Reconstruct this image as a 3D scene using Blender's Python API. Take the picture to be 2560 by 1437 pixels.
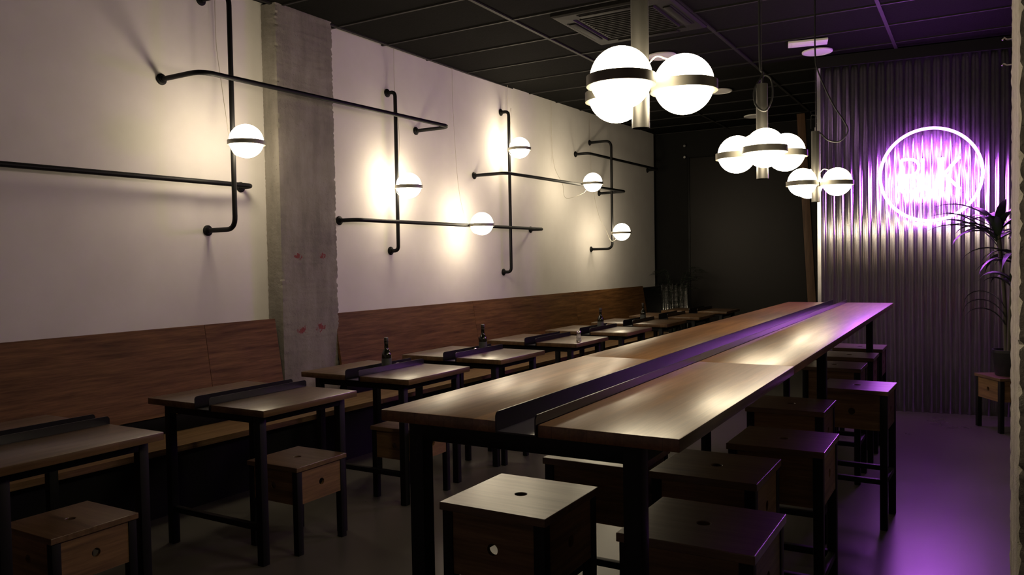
import bpy, bmesh, math, random
from mathutils import Vector, Matrix
random.seed(7)
for o in list(bpy.data.objects): bpy.data.objects.remove(o)
scene = bpy.context.scene
COL = scene.collection
PI = math.pi

# ------------------------------------------------------------ camera, world, exposure
def make_camera():
    f_px, yaw, pitch, roll, h = 1976.5, .5338, -.0325, -.0175, 1.465
    f = Vector((-math.sin(yaw)*math.cos(pitch), math.cos(yaw)*math.cos(pitch), math.sin(pitch)))
    r = Vector((math.cos(yaw), math.sin(yaw), 0)); u = r.cross(f)
    r2 = r*math.cos(roll)+u*math.sin(roll); u2 = -r*math.sin(roll)+u*math.cos(roll)
    cd = bpy.data.cameras.new('camera'); cam = bpy.data.objects.new('camera', cd); COL.objects.link(cam)
    m = Matrix((r2, u2, -f)).transposed().to_4x4(); m.translation = (0, 0, h)
    cam.matrix_world = m
    cd.sensor_width = 36; cd.lens = f_px/2560*36; cd.clip_start = .05
    scene.camera = cam
make_camera()
w = bpy.data.worlds.new('night'); scene.world = w; w.use_nodes = True
w.node_tree.nodes['Background'].inputs[0].default_value = (0, 0, 0, 1)
w.node_tree.nodes['Background'].inputs[1].default_value = 0
vs = scene.view_settings
vs.view_transform = 'Standard'; vs.look = 'None'; vs.gamma = 1; vs.use_curve_mapping = False
vs.exposure = 0.28
GLOBE_L = 28.0        # radiance of the opal globes
PENDANT_L = 25.0
NEON_L = 50.0

# ------------------------------------------------------------ mesh helpers
def mesh_from(bm, name):
    me = bpy.data.meshes.new(name); bm.to_mesh(me); bm.free(); return me
def smooth(me, ang=40):
    for p in me.polygons: p.use_smooth = True
    me.set_sharp_from_angle(angle=math.radians(ang))
def add_box(bm, lo, hi, bev=0, seg=2):
    b = bmesh.new()
    bmesh.ops.create_cube(b, size=1)
    s = Vector(hi)-Vector(lo); c = (Vector(hi)+Vector(lo))/2
    for v in b.verts: v.co = Vector((v.co.x*s.x, v.co.y*s.y, v.co.z*s.z))+c
    if bev: bmesh.ops.bevel(b, geom=b.edges[:], offset=bev, segments=seg, profile=.5, affect='EDGES')
    merge(bm, b)
def merge(bm, b):
    t = bpy.data.meshes.new('t'); b.to_mesh(t); b.free(); bm.from_mesh(t); bpy.data.meshes.remove(t)
def fillet(pts, rad, n=6):
    pts = [Vector(p) for p in pts]; out = [pts[0]]
    for i in range(1, len(pts)-1):
        p, a, b = pts[i], pts[i-1], pts[i+1]
        da, db = (a-p), (b-p); k = min(rad, da.length*.49, db.length*.49)
        A = p+da.normalized()*k; B = p+db.normalized()*k
        for j in range(n+1):
            t = j/n; out.append(A*(1-t)**2+p*2*t*(1-t)+B*t*t)
    out.append(pts[-1]); return out
def add_tube(bm, pts, r, seg=10, closed=False, cap=True):
    pts = [Vector(p) for p in pts]; n = len(pts); rings = []
    if isinstance(r, (int, float)): r = [r]*n
    def tan(i):
        if closed: return (pts[(i+1) % n]-pts[i-1]).normalized()
        return (pts[min(i+1, n-1)]-pts[max(i-1, 0)]).normalized()
    t0 = tan(0); nrm = t0.orthogonal().normalized()
    for i in range(n):
        t = tan(i); nrm = (nrm-t*nrm.dot(t))
        nrm = nrm.normalized() if nrm.length > 1e-6 else t.orthogonal().normalized()
        b = t.cross(nrm)
        rings.append([bm.verts.new(pts[i]+(nrm*math.cos(2*PI*k/seg)+b*math.sin(2*PI*k/seg))*r[i]) for k in range(seg)])
    m = n if closed else n-1
    for i in range(m):
        A, B = rings[i], rings[(i+1) % n]
        off = 0
        if closed and i == n-1:
            off = min(range(seg), key=lambda o: (A[0].co-B[o].co).length)
        for k in range(seg):
            bm.faces.new((A[k], A[(k+1) % seg], B[(k+1+off) % seg], B[(k+off) % seg]))
    if cap and not closed:
        bm.faces.new(rings[0][::-1]); bm.faces.new(rings[-1])
def add_lathe(bm, prof, seg=24, c=(0, 0, 0), axis='Z', ring=False):
    c = Vector(c)
    def P(r, z, a):
        if axis == 'Z': v = Vector((r*math.cos(a), r*math.sin(a), z))
        elif axis == 'X': v = Vector((z, r*math.cos(a), r*math.sin(a)))
        else: v = Vector((r*math.cos(a), z, r*math.sin(a)))
        return c+v
    rings = [[bm.verts.new(P(r, z, 2*PI*k/seg)) for k in range(seg)] for r, z in prof]
    for A, B in zip(rings, rings[1:]):
        for k in range(seg): bm.faces.new((A[k], A[(k+1) % seg], B[(k+1) % seg], B[k]))
    if prof[0] != prof[-1] and not ring:
        if prof[0][0] > 1e-4: bm.faces.new(rings[0][::-1])
        if prof[-1][0] > 1e-4: bm.faces.new(rings[-1])
    bmesh.ops.remove_doubles(bm, verts=bm.verts[:], dist=1e-5)
    bmesh.ops.recalc_face_normals(bm, faces=bm.faces[:])
def obj(name, bm, mat, parent=None, sm=None, loc=None):
    me = mesh_from(bm, name) if isinstance(bm, bmesh.types.BMesh) else bm
    if sm: smooth(me, sm)
    if mat is not None and len(me.materials) == 0: me.materials.append(mat)
    o = bpy.data.objects.new(name, me); COL.objects.link(o)
    if parent is not None: o.parent = parent
    if loc is not None: o.location = loc
    return o
def tag(o, label=None, cat=None, group=None, kind=None):
    if label: o['label'] = label
    if cat: o['category'] = cat
    if group: o['group'] = group
    if kind: o['kind'] = kind
    return o
def thing(name, label, cat, loc=(0, 0, 0), rz=0, group=None):
    o = bpy.data.objects.new(name, None); COL.objects.link(o)
    o.empty_display_size = .1
    o.location = loc; o.rotation_euler = (0, 0, rz)
    return tag(o, label, cat, group)
def box(name, lo, hi, mat, parent=None, bev=0, seg=2):
    bm = bmesh.new(); add_box(bm, lo, hi, bev, seg)
    return obj(name, bm, mat, parent, sm=40 if bev else None)
def dup(root, loc, rz, label, group=None):
    r = root.copy(); COL.objects.link(r); r.location = loc; r.rotation_euler = (0, 0, rz)
    r['label'] = label
    if group: r['group'] = group
    for ch in list(root.children):
        c = ch.copy(); COL.objects.link(c); c.parent = r
        for g in ch.children:
            d = g.copy(); COL.objects.link(d); d.parent = c
    return r
def hole_panel(name, su, sv, th, rad, mat, parent, M, n=20):
    """flat board su x sv, thickness th, with a round hole in its middle, placed by matrix M (u,v,w)"""
    bm = bmesh.new(); L = []
    for w_ in (-th/2, th/2):
        inner = [bm.verts.new((rad*math.cos(2*PI*k/n), rad*math.sin(2*PI*k/n), w_)) for k in range(n)]
        outer = []
        for k in range(n):
            a = 2*PI*k/n; x, y = math.cos(a), math.sin(a)
            s = min(su/2/max(abs(x), 1e-9), sv/2/max(abs(y), 1e-9)); outer.append((x*s, y*s))
        # snap nearest to corners
        for cx in (-1, 1):
            for cy in (-1, 1):
                C = (cx*su/2, cy*sv/2)
                k = min(range(n), key=lambda i: (outer[i][0]-C[0])**2+(outer[i][1]-C[1])**2); outer[k] = C
        outer = [bm.verts.new((p[0], p[1], w_)) for p in outer]
        L.append((inner, outer))
    (i0, o0), (i1, o1) = L
    for k in range(n):
        j = (k+1) % n
        bm.faces.new((i1[k], o1[k], o1[j], i1[j])); bm.faces.new((i0[j], o0[j], o0[k], i0[k]))
        bm.faces.new((o0[k], o0[j], o1[j], o1[k])); bm.faces.new((i0[j], i0[k], i1[k], i1[j]))
    bmesh.ops.transform(bm, matrix=M, verts=bm.verts[:])
    bmesh.ops.recalc_face_normals(bm, faces=bm.faces[:])
    return obj(name, bm, mat, parent)

# ------------------------------------------------------------ materials
def mat(name, base=(.5, .5, .5), rough=.5, metal=0, emit=None, estr=0, spec=.5):
    m = bpy.data.materials.new(name); m.use_nodes = True
    b = m.node_tree.nodes['Principled BSDF']
    b.inputs['Base Color'].default_value = (*base, 1); b.inputs['Roughness'].default_value = rough
    b.inputs['Metallic'].default_value = metal; b.inputs['Specular IOR Level'].default_value = spec
    if emit:
        b.inputs['Emission Color'].default_value = (*emit, 1); b.inputs['Emission Strength'].default_value = estr
    return m
class NT:
    def __init__(s, m): s.t = m.node_tree; s.b = s.t.nodes['Principled BSDF']
    def n(s, typ, **kw):
        nd = s.t.nodes.new(typ)
        for k, v in kw.items(): setattr(nd, k, v)
        return nd
    def l(s, a, b): s.t.links.new(a, b)
    def noise(s, vec, scale, detail=4, rough=.55):
        nd = s.n('ShaderNodeTexNoise'); nd.inputs['Scale'].default_value = scale
        nd.inputs['Detail'].default_value = detail; nd.inputs['Roughness'].default_value = rough
        s.l(vec, nd.inputs['Vector']); return nd.outputs['Fac']
    def ramp(s, fac, stops):
        nd = s.n('ShaderNodeValToRGB'); s.l(fac, nd.inputs[0]); e = nd.color_ramp.elements
        while len(e) < len(stops): e.new(.5)
        for el, (p, c) in zip(e, stops):
            el.position = p; el.color = (*c, 1) if len(c) == 3 else c
        return nd.outputs[0]
    def mix(s, fac, a, b, mode='MIX'):
        nd = s.n('ShaderNodeMix', data_type='RGBA', blend_type=mode)
        for sock, v in ((0, fac), (6, a), (7, b)):
            if isinstance(v, (int, float)): nd.inputs[sock].default_value = v
            elif isinstance(v, tuple): nd.inputs[sock].default_value = (*v, 1)
            else: s.l(v, nd.inputs[sock])
        return nd.outputs[2]
    def bump(s, h, strength=.2, dist=.01):
        nd = s.n('ShaderNodeBump'); nd.inputs['Strength'].default_value = strength; nd.inputs['Distance'].default_value = dist
        s.l(h, nd.inputs['Height']); s.l(nd.outputs[0], s.b.inputs['Normal'])
    def coord(s, scale=(1, 1, 1), rot=(0, 0, 0), jitter=False, which='Object'):
        tc = s.n('ShaderNodeTexCoord'); mp = s.n('ShaderNodeMapping')
        mp.inputs['Scale'].default_value = scale; mp.inputs['Rotation'].default_value = rot
        src = tc.outputs[which]
        if jitter:
            oi = s.n('ShaderNodeObjectInfo'); ma = s.n('ShaderNodeVectorMath', operation='SCALE')
            cb = s.n('ShaderNodeCombineXYZ')
            for i in range(3): s.l(oi.outputs['Random'], cb.inputs[i])
            s.l(cb.outputs[0], ma.inputs[0]); ma.inputs['Scale'].default_value = 7.3
            ad = s.n('ShaderNodeVectorMath', operation='ADD'); s.l(src, ad.inputs[0]); s.l(ma.outputs[0], ad.inputs[1]); src = ad.outputs[0]
        s.l(src, mp.inputs['Vector']); return mp.outputs[0]
def wood(name, dark, mid, light, axis='Y', rough=.34, stave=None, spec=.5, coat=0):
    """grain runs along axis; optional butcher-block staves (length, width)"""
    m = mat(name, mid, rough, spec=spec); t = NT(m)
    k = {'X': (1.2, 22, 22), 'Y': (22, 1.2, 22), 'Z': (22, 22, 1.2)}[axis]
    v = t.coord(k, jitter=True)
    n1 = t.noise(v, 1.6, 6, .62); n2 = t.noise(v, 7, 3, .6)
    col = t.ramp(n1, [(.3, dark), (.5, mid), (.72, light)])
    f = t.ramp(n2, [(.35, (.55, .55, .55)), (.65, (1, 1, 1))])
    col = t.mix(.5, col, t.mix(1, col, f, 'MULTIPLY'))
    if stave:
        rot = (0, 0, PI/2) if axis == 'Y' else ((0, 0, 0) if axis == 'X' else (0, PI/2, 0))
        v2 = t.coord((1, 1, 1), rot, jitter=True)
        br = t.n('ShaderNodeTexBrick'); t.l(v2, br.inputs['Vector'])
        br.inputs['Scale'].default_value = 1; br.inputs['Brick Width'].default_value = stave[0]; br.inputs['Row Height'].default_value = stave[1]
        br.inputs['Mortar Size'].default_value = .0006; br.inputs['Color1'].default_value = (.70, .68, .66, 1); br.inputs['Color2'].default_value = (1.15, 1.12, 1.1, 1)
        br.inputs['Mortar'].default_value = (.4, .4, .4, 1); br.inputs['Bias'].default_value = 0
        col = t.mix(.8, col, t.mix(1, col, br.outputs['Color'], 'MULTIPLY'))
    t.l(col, t.b.inputs['Base Color'])
    rr = t.ramp(n1, [(.3, (rough+.04,)*3), (.7, (rough-.02,)*3)]); t.l(rr, t.b.inputs['Roughness'])
    t.bump(n2, .008, .002)
    if coat:
        t.b.inputs['Coat Weight'].default_value = coat; t.b.inputs['Coat Roughness'].default_value = .28
    return m
M = {}
M['steel'] = mat('black_steel', (.005, .005, .0055), .55, spec=.22)
M['tray'] = mat('black_tray', (.012, .011, .014), .3)
M['top'] = wood('table_wood', (.14, .064, .021), (.20, .095, .033), (.26, .13, .048), 'Y', .36, (.55, .045), coat=.28)
M['topx'] = wood('low_table_wood', (.085, .044, .020), (.13, .073, .034), (.175, .108, .054), 'Y', .33, (.4, .05), coat=.25)
M['stool'] = wood('stool_wood', (.085, .049, .025), (.14, .082, .042), (.19, .118, .063), 'X', .33, coat=.4)
M['panelx'] = wood('stool_panel_wood', (.10, .054, .023), (.18, .10, .042), (.26, .15, .066), 'X', .5)
M['panely'] = wood('stool_panel_wood_side', (.10, .054, .023), (.18, .10, .042), (.26, .15, .066), 'Y', .5)
M['bench'] = wood('bench_wood', (.070, .029, .009), (.150, .068, .022), (.235, .115, .040), 'Y', .6, spec=.25)
M['seatw'] = wood('bench_seat_wood', (.14, .075, .03), (.21, .12, .055), (.28, .17, .08), 'Y', .42)
M['post'] = wood('raw_timber', (.075, .037, .017), (.115, .058, .027), (.15, .08, .039), 'Z', .6)

def plaster():
    m = mat('white_plaster', (.80, .765, .74), .85); t = NT(m)
    v = t.coord(which='Object'); n = t.noise(v, 3, 5); n2 = t.noise(v, 90, 3)
    t.l(t.ramp(n, [(.3, (.76, .725, .70)), (.7, (.82, .79, .765))]), t.b.inputs['Base Color'])
    t.bump(n2, .12, .002); return m
def concrete(name, a, b, rough=.85, spots=None, bumpk=.5):
    m = mat(name, a, rough); t = NT(m); v = t.coord()
    vs_ = t.coord((1, 1, .25))
    n = t.noise(v, 2.2, 8, .65); n2 = t.noise(v, 28, 6, .7); n3 = t.noise(vs_, 9, 5, .6)
    col = t.ramp(n, [(.3, a), (.7, b)])
    col = t.mix(.55, col, t.mix(1, col, t.ramp(n3, [(.35, (.6, .6, .58)), (.6, (1.1, 1.1, 1.08))]), 'MULTIPLY'))
    vo = t.n('ShaderNodeTexVoronoi'); vo.inputs['Scale'].default_value = 34; t.l(v, vo.inputs['Vector'])
    pit = t.ramp(vo.outputs['Distance'], [(.05, (.25, .24, .22)), (.1, (1, 1, 1))])
    col = t.mix(.8, col, t.mix(1, col, pit, 'MULTIPLY'))
    if spots:                        # scraps of old red paint left on the concrete
        tc = t.n('ShaderNodeTexCoord')
        for (y, z, ry, rz) in spots:
            mp = t.n('ShaderNodeMapping'); t.l(tc.outputs['Object'], mp.inputs['Vector'])
            mp.inputs['Location'].default_value = (0, -y/ry, -z/rz); mp.inputs['Scale'].default_value = (0, 1/ry, 1/rz)
            ln = t.n('ShaderNodeVectorMath', operation='LENGTH'); t.l(mp.outputs[0], ln.inputs[0])
            ad = t.n('ShaderNodeMath', operation='ADD'); t.l(ln.outputs['Value'], ad.inputs[0])
            sc = t.n('ShaderNodeMath', operation='MULTIPLY'); sc.inputs[1].default_value = 3.2; t.l(t.noise(v, 45, 4, .7), sc.inputs[0]); t.l(sc.outputs[0], ad.inputs[1])
            f = t.ramp(ad.outputs[0], [(.0, (1, 1, 1)), (.999, (1, 1, 1))])
            cmp_ = t.n('ShaderNodeMath', operation='LESS_THAN'); t.l(ad.outputs[0], cmp_.inputs[0]); cmp_.inputs[1].default_value = 2.25
            col = t.mix(cmp_.outputs[0], col, (.22, .045, .045))
    t.l(col, t.b.inputs['Base Color']); t.bump(n2, bumpk, .012); return m
def ceiling_tile_mat():
    m = mat('black_tile', (.012, .0115, .011), .9, spec=.05); t = NT(m); v = t.coord(which='Object', jitter=True)
    n = t.noise(v, 60, 5, .7)
    t.l(t.ramp(n, [(.3, (.0045, .0045, .004)), (.7, (.010, .0096, .009))]), t.b.inputs['Base Color'])
    t.bump(n, .5, .004); return m
def floor_mat():
    m = mat('polished_concrete', (.11, .105, .10), .3); t = NT(m); v = t.coord()
    n = t.noise(v, 1.1, 7, .6); n2 = t.noise(v, 14, 5, .6)
    col = t.ramp(n, [(.3, (.066, .060, .051)), (.7, (.086, .079, .068))])
    col = t.mix(.12, col, t.mix(1, col, t.ramp(n2, [(.3, (.7, .7, .7)), (.7, (1.1, 1.1, 1.1))]), 'MULTIPLY'))
    t.l(col, t.b.inputs['Base Color'])
    t.l(t.ramp(n, [(.3, (.27,)*3), (.7, (.33,)*3)]), t.b.inputs['Roughness'])
    t.bump(n2, .008, .004); return m
def galv():
    m = mat('galvanised_sheet', (.66, .65, .65), .36, 1); t = NT(m); v = t.coord((60, 60, 1.0))
    n = t.noise(v, 1.0, 3); n2 = t.noise(t.coord(), 9, 4)
    t.l(t.ramp(n, [(.3, (.74, .735, .73)), (.7, (.84, .835, .83))]), t.b.inputs['Base Color'])
    t.b.inputs['Roughness'].default_value = .27; return m
M['plaster'] = plaster()
M['concrete'] = concrete('raw_concrete', (.22, .20, .175), (.33, .305, .275), spots=[(4.30, 1.535, .05, .03), (4.56, 1.54, .035, .03), (4.33, .975, .06, .035), (4.52, .985, .06, .035)])
M['concrete2'] = concrete('raw_concrete_rough', (.26, .24, .2), (.42, .385, .34), bumpk=.9)
M['tile'] = ceiling_tile_mat()
M['grid'] = mat('black_grid', (.022, .021, .021), .6, spec=.2)
M['floor'] = floor_mat(); M['floor'].node_tree.nodes['Principled BSDF'].inputs['Specular IOR Level'].default_value = .27
M['galv'] = galv()
M['darkwall'] = mat('black_wall', (.005, .005, .005), .8, spec=.3)
M['greywall'] = mat('grey_wall', (.06, .058, .056), .8)
M['panel'] = mat('dark_panel', (.0075, .0055, .0045), .6)
M['globe'] = mat('opal_glass', (.85, .82, .76), .3, emit=(1, .84, .58), estr=GLOBE_L)
M['globe2'] = mat('opal_glass_pendant', (.85, .82, .76), .3, emit=(1, .84, .57), estr=PENDANT_L)
M['band'] = mat('graphite_band', (.30, .285, .24), .5, .2)
M['pole'] = mat('graphite_pole', (.045, .043, .039), .42, .5)
M['cordw'] = mat('white_cord', (.55, .5, .42), .6)
M['cordb'] = mat('black_cord', (.012, .012, .012), .5)
M['neon'] = mat('violet_neon', (.6, .4, .9), .3, emit=(.62, .14, 1.0), estr=NEON_L)
M['whiteplastic'] = mat('white_plastic', (.80, .78, .78), .5)
M['acplastic'] = mat('dark_plastic', (.011, .010, .0095), .6, spec=.25)
M['chrome'] = mat('chrome', (.7, .7, .7), .2, 1)
M['glassdark'] = mat('dark_bottle_glass', (.012, .013, .008), .08)
M['label'] = mat('bottle_label', (.06, .065, .065), .5)
M['cap'] = mat('bottle_cap', (.03, .022, .018), .35)
M['leaf'] = mat('dark_leaf', (.020, .032, .016), .38)
M['leaf2'] = mat('fine_leaf', (.018, .03, .016), .5)
M['stem'] = mat('cane_stem', (.05, .045, .03), .7)
M['soil'] = mat('soil', (.02, .014, .01), .95)
M['pot'] = mat('black_pot', (.010, .010, .011), .5)
def clear_glass():
    m = mat('clear_glass', (.95, .95, .95), .05); b = m.node_tree.nodes['Principled BSDF']
    b.inputs['Transmission Weight'].default_value = .9; b.inputs['IOR'].default_value = 1.45; return m
M['clear'] = clear_glass()
M['salt'] = mat('salt_white', (.8, .8, .78), .7)

# ------------------------------------------------------------ setting
ZC = 3.37
def wx(y): return -4.5234+.034*(y-5)              # face of the white wall
def struct(o): o['kind'] = 'structure'; return o
def prism(name, poly, z0, z1, m, parent=None):
    bm = bmesh.new()
    a = [bm.verts.new((x, y, z0)) for x, y in poly]; b = [bm.verts.new((x, y, z1)) for x, y in poly]
    n = len(poly)
    bm.faces.new(a[::-1]); bm.faces.new(b)
    for i in range(n): bm.faces.new((a[i], a[(i+1) % n], b[(i+1) % n], b[i]))
    bmesh.ops.recalc_face_normals(bm, faces=bm.faces[:])
    return obj(name, bm, m, parent)
Y0, YB = -2.0, 11.75
struct(box('floor', (-5.2, Y0-.2, -.12), (1.8, YB+.4, 0), M['floor']))
ceil = struct(box('ceiling', (-5.2, Y0-.2, ZC+.03), (1.8, YB+.4, ZC+.13), M['darkwall']))
struct(prism('wall_left', [(wx(Y0), Y0), (wx(11.61), 11.61), (wx(11.61)-.2, 11.61), (wx(Y0)-.2, Y0)], 0, ZC+.03, M['plaster']))
struct(box('wall_back', (-5.2, YB, 0), (-1.1, YB+.2, ZC+.03), M['darkwall']))
struct(box('wall_right', (1.6, Y0, 0), (1.8, 9.2, ZC+.03), M['greywall']))
struct(box('wall_front', (-5.2, Y0-.2, 0), (1.8, Y0, ZC+.03), M['plaster']))
# ceiling tiles in an exposed grid
TX, TY = 1.262, .622; GX0, GY0 = -3.187, 5.46
def ceiling_grid():
    bm = bmesh.new(); add_box(bm, (-TX/2+.006, -TY/2+.006, 0), (TX/2-.006, TY/2-.006, .02), .003, 1)
    tme = mesh_from(bm, 'ceiling_tile'); tme.materials.append(M['tile'])
    for i in range(-2, 4):
        for j in range(-9, 11):
            cx = GX0+(i+.5)*TX; cy = GY0+(j+.5)*TY
            if cx-TX/2 < -5.1 or cx > 1.5 or cy > YB or cy < Y0+.1: continue
            o = bpy.data.objects.new('ceiling_tile', tme); COL.objects.link(o); o.parent = ceil; o.location = (cx, cy, ZC+.012)
    for i in range(-1, 5):
        x = GX0+i*TX
        if -5.2 < x < 1.6: box('grid_bar', (x-.014, Y0, ZC), (x+.014, YB, ZC+.03), M['grid'], ceil)
    xs0 = -4.75
    for j in range(-11, 11):
        y = GY0+j*TY
        if Y0 < y < YB: box('grid_bar', (xs0, y-.010, ZC+.002), (1.6, y+.010, ZC+.03), M['grid'], ceil)
ceiling_grid()

# corrugated end wall with the neon
MK = .12; MY0 = 8.2
def my(x): return MY0+MK*(x+.5)
MU = Vector((1, MK, 0)).normalized(); MN = Vector((MU.y, -MU.x, 0))       # MN points into the room
X0m, X1m = -1.325, 1.62; ZM = 3.27
wm = struct(prism('wall_end', [(X0m, my(X0m)+.045), (X1m, my(X1m)+.045), (X1m, my(X1m)+.2), (X0m, my(X0m)+.2)], 0, ZC+.03, M['darkwall']))
def corrugated(name, length, z0, z1, period, depth, parent, org, u, n_):
    """one corrugated sheet: rounded trapezoid profile, starts at org, runs along u, bulges along n_"""
    bm = bmesh.new(); k = 20; N = int(round(length/period)); lo = []; hi = []
    for i in range(N*k+1):
        t = i/k; ph = t % 1
        h = .5-.5*math.cos(2*PI*ph)
        p = Vector(org)+u*(t*period)+n_*(depth*h)
        lo.append(bm.verts.new((p.x, p.y, z0))); hi.append(bm.verts.new((p.x, p.y, z1)))
    for i in range(len(lo)-1): bm.faces.new((lo[i], lo[i+1], hi[i+1], hi[i]))
    bmesh.ops.recalc_face_normals(bm, faces=bm.faces[:])
    o = obj(name, bm, M['galv'], parent)
    for p in o.data.polygons: p.use_smooth = True
    md = o.modifiers.new('t', 'SOLIDIFY'); md.thickness = .0012; md.offset = 0
    return o
PER = .0765
Ltot = (X1m-X0m)*math.sqrt(1+MK*MK)
s_ = 0
while s_ < Ltot-PER:
    L = min(12*PER, int((Ltot-s_)/PER)*PER)
    org = Vector((X0m, my(X0m)+.03, 0))+MU*s_
    corrugated('corrugated_sheet', L+0, .0, ZM, PER, .024, wm, org, MU, MN)
    s_ += L
# edge trim where the sheets stop, and a black band over them
e0 = Vector((X0m, my(X0m), 0))
tr = prism('edge_trim', [(X0m-.02, my(X0m)-.005), (X0m+.012, my(X0m)-.005+.003), (X0m+.012, my(X0m)+.03), (X0m-.02, my(X0m)+.2)], 0, ZM, M['galv'], wm)
prism('top_band', [(X0m-.02, my(X0m-.02)-.012), (X1m, my(X1m)-.012), (X1m, my(X1m)+.05), (X0m-.02, my(X0m-.02)+.05)], ZM-.002, ZC+.002, M['darkwall'], wm)
struct(box('wall_inner', (X0m, my(X0m)+.19, 0), (X0m+.15, YB+.02, ZC+.03), M['darkwall']))

# dark panel, low corrugated panel on the back wall
pn = thing('wall_panel', 'tall very dark brown panel against the black back wall', 'panel')
box('board', (-3.78, YB-.045, 0), (-1.95, YB+.005, 2.98), M['panel'], pn, .004)
box('edge_strip', (-3.80, YB-.06, 0), (-3.765, YB+.005, 2.985), M['steel'], pn, .002)
for z in (3.0, 3.17):
    bm = bmesh.new(); add_lathe(bm, [(0, -.03), (.018, -.03), (.022, -.02), (.022, 0), (.012, .004), (.012, .03)], 14, (-3.84, YB-.03, z), 'Y')
    obj('wall_knob', bm, M['chrome'], pn, sm=40)
cp = thing('corrugated_panel', 'low corrugated metal panel at the foot of the black back wall', 'panel')
corrugated('corrugated_sheet', .61, 0, 1.09, .0765, .022, cp, (-4.40, YB-.03, 0), Vector((1, 0, 0)), Vector((0, -1, 0)))
box('top_rail', (-4.42, YB-.05, 1.085), (-3.80, YB+.005, 1.10), M['steel'], cp, .002)

# concrete pillars: subdivided boxes with chipped, uneven edges
def pillar(name, lo, hi, m, label, seed):
    rnd = random.Random(seed); bm = bmesh.new()
    nx, ny, nz = 5, 8, 240
    lo, hi = Vector(lo), Vector(hi); s = hi-lo
    bmesh.ops.create_cube(bm, size=1)
    for v in bm.verts: v.co = Vector((v.co.x*s.x, v.co.y*s.y, v.co.z*s.z))+(lo+hi)/2
    for ax, n in ((2, nz), (1, ny), (0, nx)):
        no = Vector((0, 0, 0)); no[ax] = 1
        for i in range(1, n):
            t = i/n
            if ax != 2: t = .5-.5*math.cos(PI*t)
            co = lo.copy(); co[ax] = lo[ax]+s[ax]*t
            bmesh.ops.bisect_plane(bm, geom=bm.verts[:]+bm.edges[:]+bm.faces[:], plane_co=co, plane_no=no)
    c = (lo+hi)/2
    for v in bm.verts:
        ex = min(abs(v.co.x-lo.x), abs(v.co.x-hi.x)) < 1e-4; ey = min(abs(v.co.y-lo.y), abs(v.co.y-hi.y)) < 1e-4
        d = Vector((c.x-v.co.x, c.y-v.co.y, 0))
        if ex and ey:
            k = abs(rnd.gauss(0, .0045))
            v.co.x += math.copysign(k, d.x); v.co.y += math.copysign(k*.8, d.y)
        elif ex: v.co.x += rnd.gauss(0, .0012)
        elif ey: v.co.y += rnd.gauss(0, .0012)
    return tag(obj(name, bm, m, sm=35), label, 'pillar')
pillar('concrete_pillar', (-4.62, 4.14, 0), (-4.405, 4.725, ZC+.01), M['concrete'], 'raw concrete pillar standing out from the white wall with scraps of red paint', 3)
pr = pillar('concrete_pillar', (.100, 2.72, 0), (.62, 3.40, ZC+.01), M['concrete2'], 'rough free-standing concrete pillar on the aisle side beside the corrugated wall', 5)
for (z, y) in ((2.22, 3.33), (2.14, 3.38)):
    bm = bmesh.new(); add_tube(bm, [(.11, y, z), (.085, y, z), (.075, y, z+.008), (.07, y, z)], .003, 6)
    obj('screw_hook', bm, M['chrome'], pr, sm=40)

# ------------------------------------------------------------ bench along the wall
def bench():
    t = thing('bench', 'long wooden wall bench with high backrest over a black base', 'bench', (0, 0, 0))
    def bk(y0, y1):                           # one backrest board, leaning on the wall
        def X(y, off): return wx(y)+off
        bm = bmesh.new(); th = .022; g = .0015
        ring = []
        for y in (y0+g, y1-g):
            ring.append([bm.verts.new(p) for p in ((X(y, .085), y, 1.078), (X(y, .085+th), y, 1.078), (X(y, .17+th), y, .535), (X(y, .17), y, .535))])
        a, b = ring
        for i in range(4): bm.faces.new((a[i], a[(i+1) % 4], b[(i+1) % 4], b[i]))
        bm.faces.new(a); bm.faces.new(b[::-1]); bmesh.ops.recalc_face_normals(bm, faces=bm.faces[:])
        obj('backrest_board', bm, M['bench'], t)
    for y0, y1 in ((-.6, 1.45), (1.45, 3.5), (3.5, 4.10), (4.70, 6.6), (6.6, 8.75), (8.75, 10.88)): bk(y0, y1)
    def poly(o0, o1, y0, y1): return [(wx(y0)+o0, y0), (wx(y0)+o1, y0), (wx(y1)+o1, y1), (wx(y1)+o0, y1)]
    prism('seat_board', poly(.01, .55, -.6, 2.0), .385, .42, M['seatw'], t)
    prism('seat_board', poly(.01, .55, 2.003, 4.13), .385, .42, M['seatw'], t)
    prism('seat_board', poly(.16, .55, 4.133, 4.74), .385, .42, M['seatw'], t)
    prism('seat_board', poly(.01, .55, 4.743, 7.8), .385, .42, M['seatw'], t)
    prism('seat_board', poly(.01, .55, 7.803, 10.88), .385, .42, M['seatw'], t)
    prism('base', poly(.02, .46, -.6, 4.13), 0, .386, M['steel'], t)
    prism('base', poly(.16, .46, 4.131, 4.74), 0, .386, M['steel'], t)
    prism('base', poly(.02, .46, 4.741, 10.88), 0, .386, M['steel'], t)
    for y0, y1 in ((-.6, 4.09), (4.76, 10.86)):   # black frame the boards are fixed to
        prism('back_frame', poly(.003, .085, y0, y1), .42, 1.02, M['steel'], t)
        prism('back_frame', poly(.08, .165, y0, y1), .42, .56, M['steel'], t)
    tag(prism('end_cabinet', poly(.003, .10, 10.885, 11.6), 0, 1.05, M['steel']), 'shallow black cabinet at the far end of the wooden bench', 'cabinet')
    return t
bench()

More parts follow.
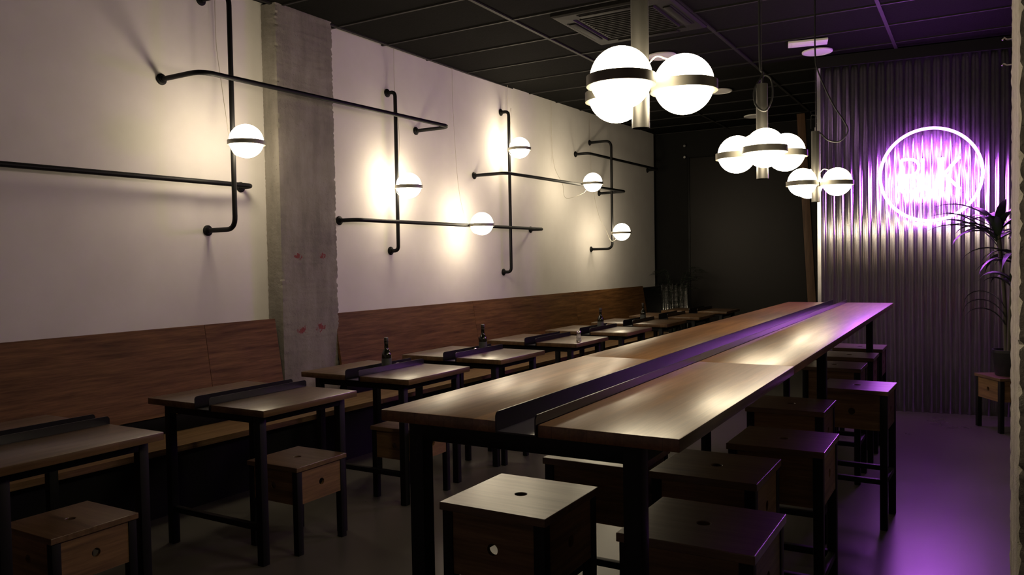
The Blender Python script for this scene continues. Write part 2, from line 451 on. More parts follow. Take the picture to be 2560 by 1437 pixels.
# ------------------------------------------------------------ tables
def tray_mesh(bm, x0, x1, y0, y1, zb, zt, th=.004, rad=.012):
    """open U channel with rounded upper corners at both ends"""
    add_box(bm, (x0, y0, zb), (x1, y1, zb+th))
    for xa, xb in ((x0, x0+th), (x1-th, x1)):
        prof = [(y0, zb)]
        for j in range(7):
            a = PI-j*PI/12; prof.append((y0+rad+rad*math.cos(a), zt-rad+rad*math.sin(a)))
        for j in range(7):
            a = PI/2-j*PI/12; prof.append((y1-rad+rad*math.cos(a), zt-rad+rad*math.sin(a)))
        prof.append((y1, zb))
        A = [bm.verts.new((xa, y, z)) for y, z in prof]; B = [bm.verts.new((xb, y, z)) for y, z in prof]
        n = len(prof); bm.faces.new(A); bm.faces.new(B[::-1])
        for i in range(n): bm.faces.new((A[i], B[i], B[(i+1) % n], A[(i+1) % n]))
    bmesh.ops.recalc_face_normals(bm, faces=bm.faces[:])
def long_table():
    t = thing('long_table', 'long high wooden table with a black tray channel down its middle', 'table', (-.958, 1.62, 0), .008)
    L, Z, th = 5.42, 1.08, .030
    xl, xr, ta, tb = -.408, .408, -.051, .061
    J = 1.27
    for (a, b) in ((xl, ta-.002), (tb+.002, xr)):
        box('tabletop_board', (a, 0, Z-th), (b, J-.001, Z), M['top'], t, .0025)
        box('tabletop_board', (a, J+.001, Z-th), (b, L, Z), M['top'], t, .0025)
    bm = bmesh.new(); tray_mesh(bm, ta, tb, -.004, L+.004, Z-th+.002, Z+.023, rad=.014)
    obj('tray', bm, M['tray'], t)
    for x in (xl+.075, xr-.140):
        for y in (.02, 2.61, 4.81): box('leg', (x, y, 0), (x+.045, y+.045, Z-th-.002), M['steel'], t, .003)
        box('side_rail', (x+.002, .06, Z-th-.045), (x+.043, L-.1, Z-th-.001), M['steel'], t, .003)
    for y in (.02, 2.61, 4.81): box('cross_rail', (xl+.11, y+.001, Z-th-.045), (xr-.13, y+.044, Z-th-.001), M['steel'], t, .003)
    return t
long_table()
def low_table():
    t = thing('low_table', '', 'table', (0, 0, 0))
    W0, W1, D, Z, th = -.44, .44, .657, .775, .033
    ta, tb = -.056, .056
    box('tabletop', (W0, 0, Z-th), (ta-.002, D, Z), M['topx'], t, .0025)
    box('tabletop', (tb+.002, 0, Z-th), (W1, D, Z), M['topx'], t, .0025)
    bm = bmesh.new(); tray_mesh(bm, ta, tb, -.004, D+.004, Z-th+.002, Z+.035, rad=.016)
    obj('tray', bm, M['tray'], t)
    for x in (-.345, .335):
        for y in (.03, .585): box('leg', (x, y, 0), (x+.042, y+.042, Z-th-.001), M['steel'], t, .003)
        box('side_rail', (x+.002, .06, Z-th-.042), (x+.040, .60, Z-th-.001), M['steel'], t, .003)
    for y in (.03, .585): box('cross_rail', (-.31, y+.002, Z-th-.042), (.345, y+.040, Z-th-.001), M['steel'], t, .003)
    box('foot_rail', (-.31, .035, .17), (.345, .065, .20), M['steel'], t, .003)
    return t
LT = low_table()
TYS = [1.44, 2.617, 3.705, 4.728, 5.90, 6.95, 8.00, 9.06, 10.15]
def tx(y): return -3.352+.018*(y-3.8)
LTL = ['low wooden table two places before the concrete wall pillar, its tray empty',
       'low wooden table just before the concrete wall pillar, its tray empty',
       'low wooden table just past the wall pillar with a dark bottle in its tray',
       'second low wooden table past the wall pillar, with a dark bottle in its tray',
       'low wooden table with a clear glass shaker standing on its open side',
       'fourth low wooden table past the wall pillar, with a dark bottle in its tray',
       'fifth low wooden table past the wall pillar, beside the end of the white wall lamps',
       'dim low wooden table with an empty tray, second from the black back wall',
       'dim low wooden table with an empty tray, next to the black back wall']
for i, y in enumerate(TYS):
    g = 'low tables along the wall bench'
    if i == 0: LT.location = (tx(y), y, 0); tag(LT, LTL[0], 'table', g)
    else: dup(LT, (tx(y), y, 0), 0, LTL[i], g)

# ------------------------------------------------------------ stools
def rot_panel(axis, sgn, off, zc):
    """matrix taking (u,v,w) of a panel to the stool side it closes"""
    if axis == 'Y': m = Matrix(((1, 0, 0, 0), (0, 0, 1, sgn*off), (0, 1, 0, zc), (0, 0, 0, 1)))
    else: m = Matrix(((0, 0, 1, sgn*off), (1, 0, 0, 0), (0, 1, 0, zc), (0, 0, 0, 1)))
    return m
def make_stool(name, Z, boxh, rails):
    t = thing(name, '', 'stool'); S = .362; th = .024; lg = .036; q = S/2-.006
    se = hole_panel('seat', S, S, th, .019, M['stool'], t, Matrix.Translation((0, 0, Z-th/2)), 24)
    md = se.modifiers.new('b', 'BEVEL'); md.width = .002; md.segments = 2; md.limit_method = 'ANGLE'; md.angle_limit = 1.0
    z1 = Z-th-.0005; z0 = z1-boxh
    for axis, m in (('Y', M['panelx']), ('X', M['panely'])):
        for sg in (-1, 1):
            hole_panel('side_panel', 2*(q-lg)+.004, boxh, .014, .018, m, t, rot_panel(axis, sg, q-.011, (z0+z1)/2), 20)
    for sx in (-1, 1):
        for sy in (-1, 1):
            x0 = sx*q-(lg if sx > 0 else 0); y0 = sy*q-(lg if sy > 0 else 0)
            box('leg', (x0, y0, 0), (x0+lg, y0+lg, z1), M['steel'], t, .003)
    for z in rails:
        for sg in (-1, 1):
            a = sg*q-(lg if sg > 0 else 0)+.004
            box('foot_rail', (-q+lg-.002, a, z-.028), (q-lg+.002, a+.028, z), M['steel'], t, .003)
            box('foot_rail', (a, -q+lg-.002, z-.028), (a+.028, q-lg+.002, z), M['steel'], t, .003)
    return t
TS = make_stool('tall_stool', .745, .19, (.27,))
tall = [(-1.222, 2.10, .0, 'tall box stool standing against the long table leg at its open end, wall side'),
        (-1.200, 2.715, .0, 'second tall box stool on the wall-facing side of the long table'),
        (-.645, 2.095, .0, 'first tall box stool on the aisle side, at the table end away from the neon'),
        (-.787, 2.712, .0, 'second tall box stool on the aisle side, pushed well under the long table'),
        (-.668, 3.235, .0, 'third tall box stool on the aisle side of the long table'),
        (-.795, 4.03, .0, 'fourth tall box stool on the aisle side, pushed well under the long table'),
        (-.585, 4.76, -.04, 'fifth tall box stool on the aisle side, pulled out with violet sheen on its seat'),
        (-.825, 5.60, .0, 'sixth tall box stool on the aisle side, third from the corrugated wall'),
        (-.815, 6.21, .0, 'seventh tall box stool on the aisle side, second from the corrugated wall'),
        (-.815, 6.81, .0, 'last tall box stool on the aisle side, closest to the corrugated wall')]
for i, (x, y, rz, lab) in enumerate(tall):
    if i == 0: TS.location = (x, y, 0); TS.rotation_euler.z = rz; tag(TS, lab, 'stool', 'tall stools at the long table')
    else: dup(TS, (x, y, 0), rz, lab, 'tall stools at the long table')
LS = make_stool('low_stool', .45, .17, ())
low = [(-3.19, 1.825, 0, 'low box stool at the bench table two places before the wall pillar'),
       (-3.12, 3.005, 0, 'low box stool at the bench table just before the wall pillar'),
       (-3.115, 3.975, 0, 'low box stool at the bench table just past the wall pillar'),
       (-3.105, 4.995, 0, 'low box stool at the second bench table past the wall pillar'),
       (.214, 7.727, -math.radians(60), 'low box stool holding a potted plant by the corrugated wall')]
for i, (x, y, rz, lab) in enumerate(low):
    if i == 0: LS.location = (x, y, 0); tag(LS, lab, 'stool', 'low stools')
    else: dup(LS, (x, y, 0), rz, lab, 'low stools')

# ------------------------------------------------------------ pipes on the wall
PR = .0165
def pipe(pts, label, group, rad=.085):
    t = thing('wall_pipe', label, 'pipe', pts[0], 0, group); o = Vector(pts[0])
    bm = bmesh.new(); add_tube(bm, fillet([Vector(p)-o for p in pts], rad, 8), PR, 14); obj('tube', bm, M['steel'], t, sm=50)
    for p in (pts[0], pts[-1]):
        bm = bmesh.new(); add_lathe(bm, [(0, -.002), (.037, -.002), (.037, .007), (.033, .010), (.024, .012), (.022, .022), (0, .022)], 24, Vector(p)-o, 'X')
        obj('flange', bm, M['steel'], t, sm=40)
def vpipe(y, off, z0, z1, label): pipe([(wx(y), y, z1), (wx(y)+off, y, z1), (wx(y)+off, y, z0), (wx(y), y, z0)], label, 'upright wall pipes')
def hpipe(y0, y1, off, z, label): pipe([(wx(y0), y0, z), (wx(y0)+off, y0, z), (wx(y1)+off, y1, z), (wx(y1), y1, z)], label, 'level wall pipes', .10)
vpipe(3.63, .28, 1.716, 3.283, 'upright black wall pipe just before the concrete pillar')
vpipe(5.512, .09, 1.581, 2.973, 'upright black wall pipe just past the concrete pillar')
vpipe(7.341, .10, 1.355, 3.076, 'upright black wall pipe reaching lowest, its lower end near the bench back')
vpipe(9.445, .305, 1.61, 2.996, 'upright black wall pipe nearest the end of the white wall')
hpipe(.6, 3.914, .135, 2.033, 'level black wall pipe ending before the concrete pillar')
hpipe(3.314, 5.898, .39, 2.69, 'level black wall pipe crossing in front of the concrete pillar')
hpipe(4.888, 7.922, .18, 1.828, 'lowest level black wall pipe past the pillar, carrying a globe lamp')
hpipe(6.822, 9.70, .39, 2.355, 'level black wall pipe at mid height past the pillar, carrying a globe lamp')
hpipe(9.045, 11.352, .18, 2.805, 'level black wall pipe high up at the end of the white wall')

# ------------------------------------------------------------ globe lamps
def globe_mesh(r):
    bm = bmesh.new(); bmesh.ops.create_uvsphere(bm, u_segments=40, v_segments=24, radius=r)
    me = mesh_from(bm, 'globe'); smooth(me, 180); return me
GR = .112
gme = globe_mesh(GR-.002); gme.materials.append(M['globe'])
pme = globe_mesh(.104); pme.materials.append(M['globe2'])
def band_mesh(r, h, th):
    bm = bmesh.new(); add_lathe(bm, [(r, -h/2), (r+th, -h/2), (r+th, h/2), (r, h/2), (r, -h/2)], 48)
    me = mesh_from(bm, 'band'); smooth(me, 40); me.materials.append(M['band']); return me
bme = band_mesh(GR-.003, .029, .012); pbm = band_mesh(.103, .034, .013)
def wall_lamp(y, off, z, label, cord, horiz):
    """off = distance of the globe centre from the wall; the pipe runs .13 behind it"""
    c = Vector((wx(y)+off, y, z)); t = thing('globe_lamp', label, 'lamp', c, 0, 'globe lamps clamped on the wall pipes')
    obj('globe', gme, None, t); obj('band', bme, None, t, loc=(0, 0, -.012))
    bm = bmesh.new(); add_box(bm, (-.136-.002, -.012, -.020), (-.108, .012, -.004), .002)
    add_tube(bm, ([(-.13, -.016, -.012), (-.13, .016, -.012)] if horiz else [(-.13, 0, -.03), (-.13, 0, .006)]), PR+.004, 14)
    obj('clamp', bm, M['band'], t, sm=40)
    bm = bmesh.new(); add_tube(bm, [Vector(p)-c for p in cord], .0022, 6); obj('cord', bm, M['cordw'], t, sm=60)
def curve(pts, n=10):
    """catmull-rom through pts"""
    P = [Vector(p) for p in pts]; P = [P[0]*2-P[1]]+P+[P[-1]*2-P[-2]]; out = []
    for i in range(1, len(P)-2):
        for j in range(n):
            t = j/n; a, b, c_, d = P[i-1:i+3]
            out.append(.5*((2*b)+(c_-a)*t+(2*a-5*b+4*c_-d)*t*t+(3*b-a-3*c_+d)*t**3))
    out.append(P[-2]); return out
def cord_v(y, off, z, yc, sag=.0):
    """cord from the ceiling by the wall down to the underside of the lamp"""
    c = Vector((wx(y)+off, y, z)); w0 = wx(yc)+.03
    return curve([(w0, yc, ZC+.01), (w0, yc, ZC-.35), (w0+.04, yc, z+.45), (w0+(off-.16)*.6, (yc+y)/2, z+.10), (wx(y)+off-.12, y-.025, z-.035), (wx(y)+off-.085, y-.02, z-.085), (c.x-.055, y-.01, z-.095)])
wall_lamp(3.63, .41, 2.29, 'lit white globe lamp on the pipe just before the concrete pillar', cord_v(3.63, .41, 2.29, 3.72), False)
wall_lamp(5.512, .22, 2.145, 'lit white globe lamp on the upright pipe just past the concrete pillar', cord_v(5.512, .22, 2.145, 5.58), False)
wall_lamp(6.49, .31, 1.840, 'lit white globe lamp on the lowest level pipe', cord_v(6.49, .31, 1.84, 6.44), True)
wall_lamp(7.341, .23, 2.676, 'highest lit white globe lamp, on the tallest upright pipe', cord_v(7.341, .23, 2.676, 7.44), False)
y = 8.47; w_ = wx(8.3)+.02
wall_lamp(y, .52, 2.375, 'lit white globe lamp on the mid height level pipe near the wall end', curve([(w_, 8.42, ZC+.01), (w_, 8.42, ZC-.4), (w_+.02, 8.44, 2.6), (w_+.22, 8.25, 2.36), (wx(y)+.3, 8.2, 2.19), (wx(y)+.42, 8.38, 2.24), (wx(y)+.455, 8.45, 2.30)]), True)
y = 9.445; w_ = wx(9.2)+.02
wall_lamp(y, .435, 1.822, 'lowest lit white globe lamp, on the upright pipe nearest the wall end', curve([(w_, 9.45, ZC+.01), (w_, 9.45, ZC-.5), (w_+.02, 9.47, 2.4), (w_+.10, 9.46, 2.05), (w_+.2, 9.46, 1.85), (wx(y)+.30, 9.42, 1.71), (wx(y)+.37, 9.43, 1.735)]), False)

def pendant(x, y, z, phi, sg, zb, zt, label, cable, cord=None):
    t = thing('pendant_lamp', label, 'lamp', (x, y, zb), 0, 'pendant lamps over the long table'); o = Vector((x, y, zb)); R_ = .150
    bm = bmesh.new(); pr_ = .031
    add_lathe(bm, [(pr_-.003, .0), (pr_, .0), (pr_, zt-zb), (pr_-.003, zt-zb), (pr_-.003, .0)], 32)
    add_lathe(bm, [(0, zt-zb-.004), (pr_-.0025, zt-zb-.004)], 32)
    add_lathe(bm, [(0, .012), (pr_-.0025, .012)], 32)
    obj('pole', bm, M['pole'], t, sm=40)
    for j in range(3):
        a = phi+sg*j*2*PI/3; p = Vector((R_*math.cos(a), R_*math.sin(a), z-zb))
        g = obj('globe', pme, None, t, loc=p)
        obj('band', pbm, None, g, loc=(0, 0, -.010))
        d = Vector((math.cos(a), math.sin(a), 0)); n = Vector((-d.y, d.x, 0))
        bm = bmesh.new(); add_tube(bm, [d*(pr_-.004)+Vector((0, 0, z-zb-.010)), d*(R_-.108)+Vector((0, 0, z-zb-.010))], .010, 10)
        obj('arm', bm, M['band'], t, sm=40)
        bm = bmesh.new(); k = Vector((0, 0, z-zb))
        add_tube(bm, curve([d*(pr_-.003)+k+Vector((0, 0, .075)), d*(pr_+.025)+k+Vector((0, 0, .10)), d*(pr_+.055)+k+Vector((0, 0, .092)), p-d*.055+Vector((0, 0, .088))], 6), .003, 6)
        obj('lamp_wire', bm, M['cordw'], t, sm=60)
    bm = bmesh.new(); add_tube(bm, [Vector(q)-o for q in cable], .0022, 6)
    # ferrule at the pole top
    top = Vector((0, 0, zt-zb)); add_tube(bm, [top-Vector((0, 0, .01)), top+Vector((0, 0, .03))], .006, 8)
    obj('hanging_cable', bm, M['chrome'], t, sm=60)
    if cord:
        bm = bmesh.new(); add_tube(bm, [Vector(q)-o for q in cord], .0055, 8); obj('power_cord', bm, M['cordb'], t, sm=60)
x, y, zt = -1.022, 2.637, 2.43
pendant(x, y, 2.073, 4.644, 1, 1.925, zt, 'pendant of three lit globes at the end of the table away from the neon', [(x, y, zt), (x, y, ZC+.01)], curve([(x, y, zt), (x-.02, y, 2.7), (x-.01, y, 3.1), (x-.01, y, ZC+.01)]))
x, y, zt = -1.022, 4.447, 2.41
pendant(x, y, 2.043, -1.257, -1, 1.895, zt, 'middle pendant of three lit globes over the long table', [(x, y, zt), (x, y, ZC+.01)],
        curve([(x-.01, y, ZC+.01), (x-.012, y, 2.9), (x-.01, y, 2.52), (x+.005, y, 2.47), (x-.035, y-.02, 2.38), (x-.02, y-.05, 2.29), (x+.03, y-.05, 2.255), (x+.06, y-.02, 2.33), (x+.05, y, 2.43), (x+.01, y, 2.455), (x, y, 2.405)]))
x, y, zt = -1.060, 6.32, 2.405
pendant(x, y, 2.018, 4.199, 1, 1.876, zt, 'pendant of three lit globes closest to the corrugated wall', [(x, y, zt), (x, y, ZC+.01)],
        curve([(x, y, ZC+.01), (x, y, 3.0), (x+.02, y, 2.85), (x+.12, y, 2.60), (x+.20, y, 2.46), (x+.225, y, 2.38), (x+.17, y, 2.315), (x+.09, y, 2.33), (x+.03, y, 2.39), (x, y, 2.376)]))

# ------------------------------------------------------------ neon sign
def neon():
    c = Vector((-.39, my(-.39), 2.19))+MN*.075
    t = thing('neon_sign', 'lit violet neon circle with the letters BUK on the corrugated wall', 'neon sign', c)
    def W(u, v, d=0): return MU*u+Vector((0, 0, v))+MN*d
    bm = bmesh.new(); add_tube(bm, [W(.412*math.cos(2*PI*k/96), .418*math.sin(2*PI*k/96)) for k in range(96)], 0.0125, 10, closed=True)
    obj('ring_tube', bm, M['neon'], t, sm=60)
    hh = .146
    def arc(cx, cy, rx, ry, a0, a1, n=12): return [(cx+rx*math.cos(math.radians(a0+(a1-a0)*i/n)), cy+ry*math.sin(math.radians(a0+(a1-a0)*i/n))) for i in range(n+1)]
    U0 = -.235; LW = .146; G = .016
    def letter(name, strokes):
        bm = bmesh.new()
        for s in strokes: add_tube(bm, fillet([W(a, b) for a, b in s], .012, 4) if len(s) < 6 else [W(a, b) for a, b in s], 0.0125, 10)
        obj(name, bm, M['neon'], t, sm=60)
    b0 = U0
    letter('letter_b', [[(b0, -hh), (b0, hh)], [(b0, hh)]+arc(b0+LW-.072, hh*.5, .068, hh*.5, 90, -90)+[(b0, 0)], [(b0, 0)]+arc(b0+LW-.068, -hh*.5, .072, hh*.5, 90, -90)+[(b0, -hh)]])
    u0 = U0+LW+G+.012
    letter('letter_u', [[(u0, hh)]+[(u0, -hh+.065)]+arc(u0+.066, -hh+.065, .066, .065, 180, 360)+[(u0+.132, hh)]])
    k0 = u0+.132+G+.012
    letter('letter_k', [[(k0, -hh), (k0, hh)], [(k0+.135, hh), (k0+.012, 0), (k0+.138, -hh)]])
    for a in (30, 90, 150, 210, 270, 330):
        bm = bmesh.new(); u, v = .412*math.cos(math.radians(a)), .418*math.sin(math.radians(a))
        add_tube(bm, [W(u, v, -.008), W(u, v, -.07)], .004, 8); obj('standoff', bm, M['clear'], t, sm=40)
neon()

# ------------------------------------------------------------ ceiling fittings
def ac():
    t = thing('ceiling_cassette', 'square dark air conditioning cassette set in the black ceiling', 'air conditioner', (-2.395, 5.985, ZC))
    s = .475
    bm = bmesh.new()
    # sloping frame with a recessed grille
    def ringv(h, z): return [bm.verts.new((x*h, y*h, z)) for x, y in ((-1, -1), (1, -1), (1, 1), (-1, 1))]
    r = [ringv(s, .012), ringv(s, -.012), ringv(s-.02, -.022), ringv(s-.13, -.026), ringv(s-.135, -.012), ringv(s-.17, -.012), ringv(s-.172, -.026)]
    for A, B in zip(r, r[1:]):
        for k in range(4): bm.faces.new((A[k], A[(k+1) % 4], B[(k+1) % 4], B[k]))
    bm.faces.new(r[-1]); bmesh.ops.recalc_face_normals(bm, faces=bm.faces[:])
    obj('frame', bm, M['acplastic'], t)
    for k in range(4):
        a = k*PI/2
        bm = bmesh.new(); add_box(bm, (-.26, s-.115, -.034), (.26, s-.060, -.026), .002)
        bmesh.ops.rotate(bm, verts=bm.verts[:], cent=(0, 0, 0), matrix=Matrix.Rotation(a, 3, 'Z'))
        obj('air_flap', bm, M['acplastic'], t, sm=40)
        bm = bmesh.new(); add_box(bm, (-.27, s-.057, -.0275), (.27, s-.045, -.02))
        bmesh.ops.rotate(bm, verts=bm.verts[:], cent=(0, 0, 0), matrix=Matrix.Rotation(a, 3, 'Z'))
        obj('air_slot', bm, M['darkwall'], t)
    for i in range(-6, 7): box('grille_slat', (-.29, i*.045-.006, -.032), (.29, i*.045+.006, -.025), M['acplastic'], t)
ac()
dlab = ['unlit round white ceiling disc beside the air conditioning cassette', 'unlit round white ceiling disc beyond the cassette, midway to the back wall',
        'unlit round white ceiling disc nearest the black back wall', 'unlit round white ceiling disc close to the top of the corrugated wall']
for (x, y), lab in zip(((-2.565, 7.18), (-2.55, 9.06), (-2.61, 10.91), (-1.30, 7.86)), dlab):
    t = thing('ceiling_downlight', lab, 'ceiling light', (x, y, ZC), 0, 'round ceiling discs')
    bm = bmesh.new(); add_lathe(bm, [(.118, .004), (.135, .004), (.135, -.006), (.130, -.010), (.118, -.011), (.116, -.006)], 40, ring=True); obj('rim', bm, M['whiteplastic'], t, sm=40)
    bm = bmesh.new(); add_lathe(bm, [(0, -.007), (.117, -.007), (.117, .002), (0, .002)], 40); obj('diffuser', bm, M['whiteplastic'], t, sm=40)
t = thing('emergency_light', 'flat white rectangular emergency light on the ceiling near the corrugated wall', 'ceiling light', (-1.315, 7.47, ZC), .2)
bm = bmesh.new(); add_box(bm, (-.165, -.085, -.016), (.165, .085, .004), .004); obj('housing', bm, M['whiteplastic'], t, sm=40)
bm = bmesh.new(); add_box(bm, (-.135, -.05, -.020), (.135, .05, -.012), .003); obj('lens', bm, M['whiteplastic'], t, sm=40)

# ------------------------------------------------------------ timber post and wire hooks at the back
t = thing('timber_post', 'slim raw timber post leaning slightly before the black back wall', 'post', (-1.835, 10.9, 0))
bm = bmesh.new(); add_box(bm, (-.052, -.03, 0), (.052, .03, ZC-.02), .004)
for v in bm.verts:
    v.co.x += -.19*v.co.z/ZC*1.0+.075*(v.co.z/ZC)*0; v.co.y += .10*v.co.z/ZC
obj('post', bm, M['post'], t, sm=40)
for dx, z, yy, hl in ((0, -.05, 11.0, 'higher'), (.06, -.15, 11.035, 'lower')):
    hk = thing('wire_hook', hl+' thin bent wire hook hanging beside the top of the timber post', 'hook', (-1.90+dx, yy, ZC), 0, 'wire hooks by the timber post')
    bm = bmesh.new(); add_tube(bm, [(0, 0, .01), (0, 0, z+.005)], .005, 8); obj('hanger', bm, M['chrome'], hk, sm=60)
    bm = bmesh.new(); add_tube(bm, fillet([(0, 0, z-.18), (0, 0, z), (.085, 0, z-.01), (.105, 0, z-.10)], .02, 4), .006, 8); obj('wire', bm, M['chrome'], hk, sm=60)

# ------------------------------------------------------------ bottles and shakers
def bottle(x, y, z, label, h=.235, wht=False):
    t = thing('oil_bottle', label, 'bottle', (x, y, z), random.random()*6, 'dark oil bottles on the low tables')
    s = h/.235
    bm = bmesh.new(); add_lathe(bm, [(0, 0), (.029, 0), (.032, .004), (.032, .115), (.030, .130), (.020, .150), (.0135, .162), (.0125, .205), (.0145, .207), (.0145, .213), (0, .213)], 24)
    bmesh.ops.scale(bm, vec=(s, s, s), verts=bm.verts[:]); obj('glass', bm, M['glassdark'], t, sm=50)
    bm = bmesh.new(); add_lathe(bm, [(.0325, .030), (.0329, .030), (.0329, .100), (.0325, .100)], 24)
    bmesh.ops.scale(bm, vec=(s, s, s), verts=bm.verts[:]); obj('paper_label', bm, M['label'], t, sm=50)
    bm = bmesh.new(); add_lathe(bm, [(0, .235), (.013, .235), (.0145, .231), (.0145, .196), (0, .196)], 20)
    bmesh.ops.scale(bm, vec=(s, s, s), verts=bm.verts[:]); obj('cap', bm, M['whiteplastic'] if wht else M['cap'], t, sm=50)
def shaker(x, y, z, label, h=.075):
    t = thing('salt_shaker', label, 'shaker', (x, y, z), 0, 'small glass shakers'); s = h/.075
    bm = bmesh.new(); add_lathe(bm, [(0, 0), (.017, 0), (.019, .003), (.017, .03), (.0145, .05), (.0145, .056), (.0135, .056), (.0125, .05), (.015, .03), (.0165, .006), (0, .005)], 20)
    bmesh.ops.scale(bm, vec=(s, s, s), verts=bm.verts[:]); obj('glass', bm, M['clear'], t, sm=50)
    bm = bmesh.new(); add_lathe(bm, [(0, .006), (.0155, .007), (.0145, .028), (0, .030)], 16)
    bmesh.ops.scale(bm, vec=(s, s, s), verts=bm.verts[:]); obj('salt', bm, M['salt'], t, sm=50)
    bm = bmesh.new(); add_lathe(bm, [(.0155, .053), (.0155, .066), (.012, .074), (0, .076)], 20)
    bmesh.ops.scale(bm, vec=(s, s, s), verts=bm.verts[:]); obj('cap', bm, M['chrome'], t, sm=50)
ZT = .7482
bx = lambda y: tx(y)
bottle(bx(4.03), 4.03, ZT, 'dark glass oil bottle on the low table just past the pillar')
shaker(bx(4.03)+.02, 4.12, ZT, 'small shaker beside the oil bottle just past the pillar', .06)
bottle(bx(5.17), 5.17, ZT, 'dark glass oil bottle on the second low table past the pillar')
shaker(bx(5.06), 5.06, ZT, 'small shaker beside the oil bottle on the second low table past the pillar', .06)
bottle(bx(7.3), 7.31, ZT, 'dark glass oil bottle with a pale cap tip on the fourth low table', wht=False)
shaker(bx(7.3)+.02, 7.42, ZT, 'small shaker beside the oil bottle on the fourth low table', .06)
bottle(bx(8.42), 8.43, ZT, 'barely visible dark oil bottle on the fifth low table past the pillar', .225)
shaker(-2.95, 6.10, .7752, 'clear glass shaker on the open half of the third low table past the pillar', .09)

# ------------------------------------------------------------ plants
def blade(bm, base, d, length, width, droop, up, n=9, twist=.2):
    """a strap leaf: two curved strips meeting at a keel, given a little thickness"""
    d = Vector(d).normalized(); side = Vector((-d.y, d.x, 0)); p = Vector(base); L = length/n; ang = up; rows = []
    for i in range(n+1):
        t = i/n; wd = width*.5*(math.sin(PI*min(1, t*.85+.12)))**.7*(1-t**4)+.0006
        dirv = d*math.cos(ang)+Vector((0, 0, 1))*math.sin(ang); nv = -d*math.sin(ang)+Vector((0, 0, 1))*math.cos(ang)
        s2 = side*math.cos(twist*t*2)+nv*math.sin(twist*t*2)
        rows.append((bm.verts.new(p-s2*wd+nv*wd*.25), bm.verts.new(p-nv*.0012), bm.verts.new(p+s2*wd+nv*wd*.25), bm.verts.new(p+nv*.0012)))
        p = p+dirv*L; ang -= droop/n*(.5+t)
    for a, b in zip(rows, rows[1:]):
        bm.faces.new((a[0], a[1], b[1], b[0])); bm.faces.new((a[1], a[2], b[2], b[1]))
        bm.faces.new((a[2], a[3], b[3], b[2])); bm.faces.new((a[3], a[0], b[0], b[3]))
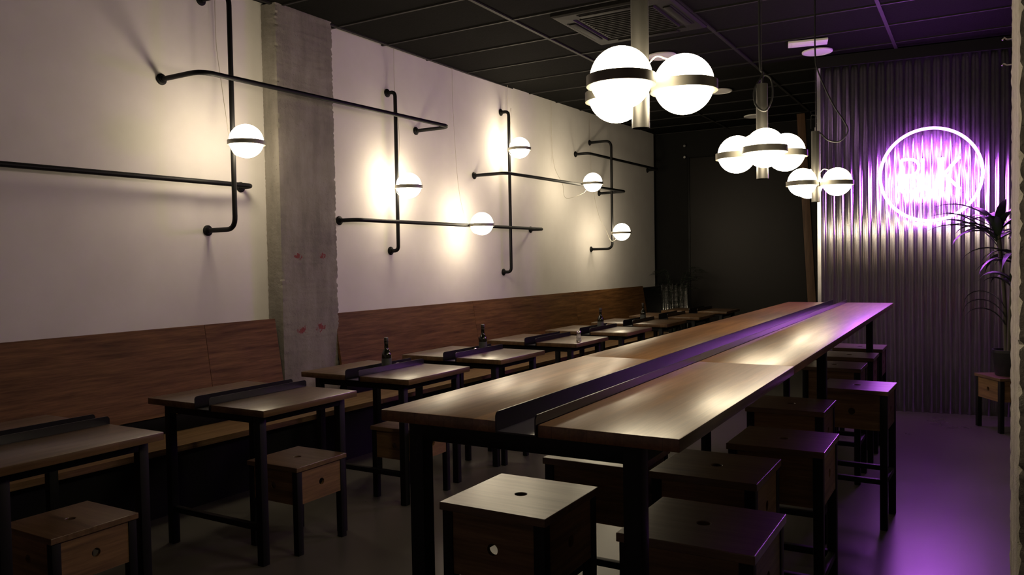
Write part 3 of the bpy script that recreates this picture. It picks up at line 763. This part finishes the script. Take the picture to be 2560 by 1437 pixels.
def potted_dracaena():
    zt = .45; c = (.215, 7.73)
    t = thing('potted_plant', 'strap-leaved potted plant on the low stool by the corrugated wall', 'plant', (c[0], c[1], zt))
    bm = bmesh.new(); add_lathe(bm, [(0, 0), (.095, 0), (.10, .005), (.118, .19), (.123, .19), (.123, .215), (.112, .215), (.108, .185), (0, .185)], 32); obj('pot', bm, M['pot'], t, sm=40)
    bm = bmesh.new(); add_lathe(bm, [(0, .192), (.107, .190), (.107, .18), (0, .18)], 24); obj('soil', bm, M['soil'], t, sm=40)
    rnd = random.Random(11)
    canes = [((-.02, 0), (-.06, 0), 1.02), ((.03, .02), (.05, -.02), .80), ((.0, -.03), (.02, -.05), .62)]
    for (bx_, by), (ex, ey), h in canes:
        bm = bmesh.new(); top = Vector((bx_+ex, by+ey, .19+h))
        add_tube(bm, curve([(bx_, by, .185), (bx_+ex*.3, by+ey*.3, .19+h*.5), top], 6), .017, 8); obj('cane', bm, M['stem'], t, sm=60)
        n = 20 if h > .7 else 10
        for i in range(n):
            a = i*2.4+rnd.random()*.5; L = rnd.uniform(.30, .52) if h > .7 else rnd.uniform(.22, .36)
            up = rnd.uniform(.35, 1.25); dr = rnd.uniform(1.2, 2.3)
            bm = bmesh.new(); blade(bm, top-Vector((0, 0, .10*i/n)), (math.cos(a), math.sin(a), 0), L, rnd.uniform(.050, .078), dr, up, 9, rnd.uniform(-.3, .3))
            obj('leaf', bm, M['leaf'], t, sm=50)
    for i in range(7):                # leaves reaching out over the aisle
        a = PI+rnd.uniform(-.45, .35); bm = bmesh.new()
        blade(bm, (-.07, 0, .19+.86+.03*i), (math.cos(a), math.sin(a), 0), rnd.uniform(.42, .6), .052, rnd.uniform(.9, 1.5), rnd.uniform(.55, 1.0), 10, .15)
        obj('leaf', bm, M['leaf'], t, sm=50)
    for i in range(3):                # low drooping leaves
        bm = bmesh.new(); blade(bm, (-.03, -.02, .42+.07*i), (-1, -.2+.2*i, 0), .42, .040, 3.0, 1.1, 10, .1); obj('leaf', bm, M['leaf'], t, sm=50)
potted_dracaena()
def back_palm():
    t = thing('potted_palm', 'dim feathery palm in front of the low corrugated panel', 'plant', (-3.88, 11.22, 0))
    bm = bmesh.new(); add_lathe(bm, [(0, 0), (.12, 0), (.15, .30), (.155, .32), (.14, .32), (.135, .28), (0, .28)], 24); obj('pot', bm, M['pot'], t, sm=40)
    bm = bmesh.new(); add_lathe(bm, [(0, .285), (.137, .284), (.137, .27), (0, .27)], 20); obj('soil', bm, M['soil'], t, sm=40)
    rnd = random.Random(4)
    for i in range(15):
        a = i*2.4; h = rnd.uniform(.65, 1.05); out = rnd.uniform(.12, .34)
        d = Vector((math.cos(a), math.sin(a)*.6, 0)); out *= .6 if d.x < 0 else 1
        P = curve([Vector((0, 0, .28))+d*.02, Vector((0, 0, .28+h*.55))+d*out*.4, Vector((0, 0, .28+h))+d*out, Vector((0, 0, .28+h*.98))+d*(out+.16)], 6)
        fr = bmesh.new(); add_tube(fr, P, [.004*(1-.8*k/(len(P)-1)) for k in range(len(P))], 5)
        stalk = obj('frond', fr, M['leaf2'], t, sm=60)
        lf = bmesh.new()
        for k in range(6, len(P)-1):
            tg = (P[k+1]-P[k-1]).normalized(); sd = Vector((-d.y, d.x, 0))
            for sg in (-1, 1):
                q = (sd*sg*.8+tg*.7); blade(lf, P[k], (q.x, q.y, 0), .15, .009, .9, .25, 4, 0)
        lo_ = obj('leaflets', lf, M['leaf2'], stalk, sm=50); lo_['kind'] = 'stuff'
back_palm()
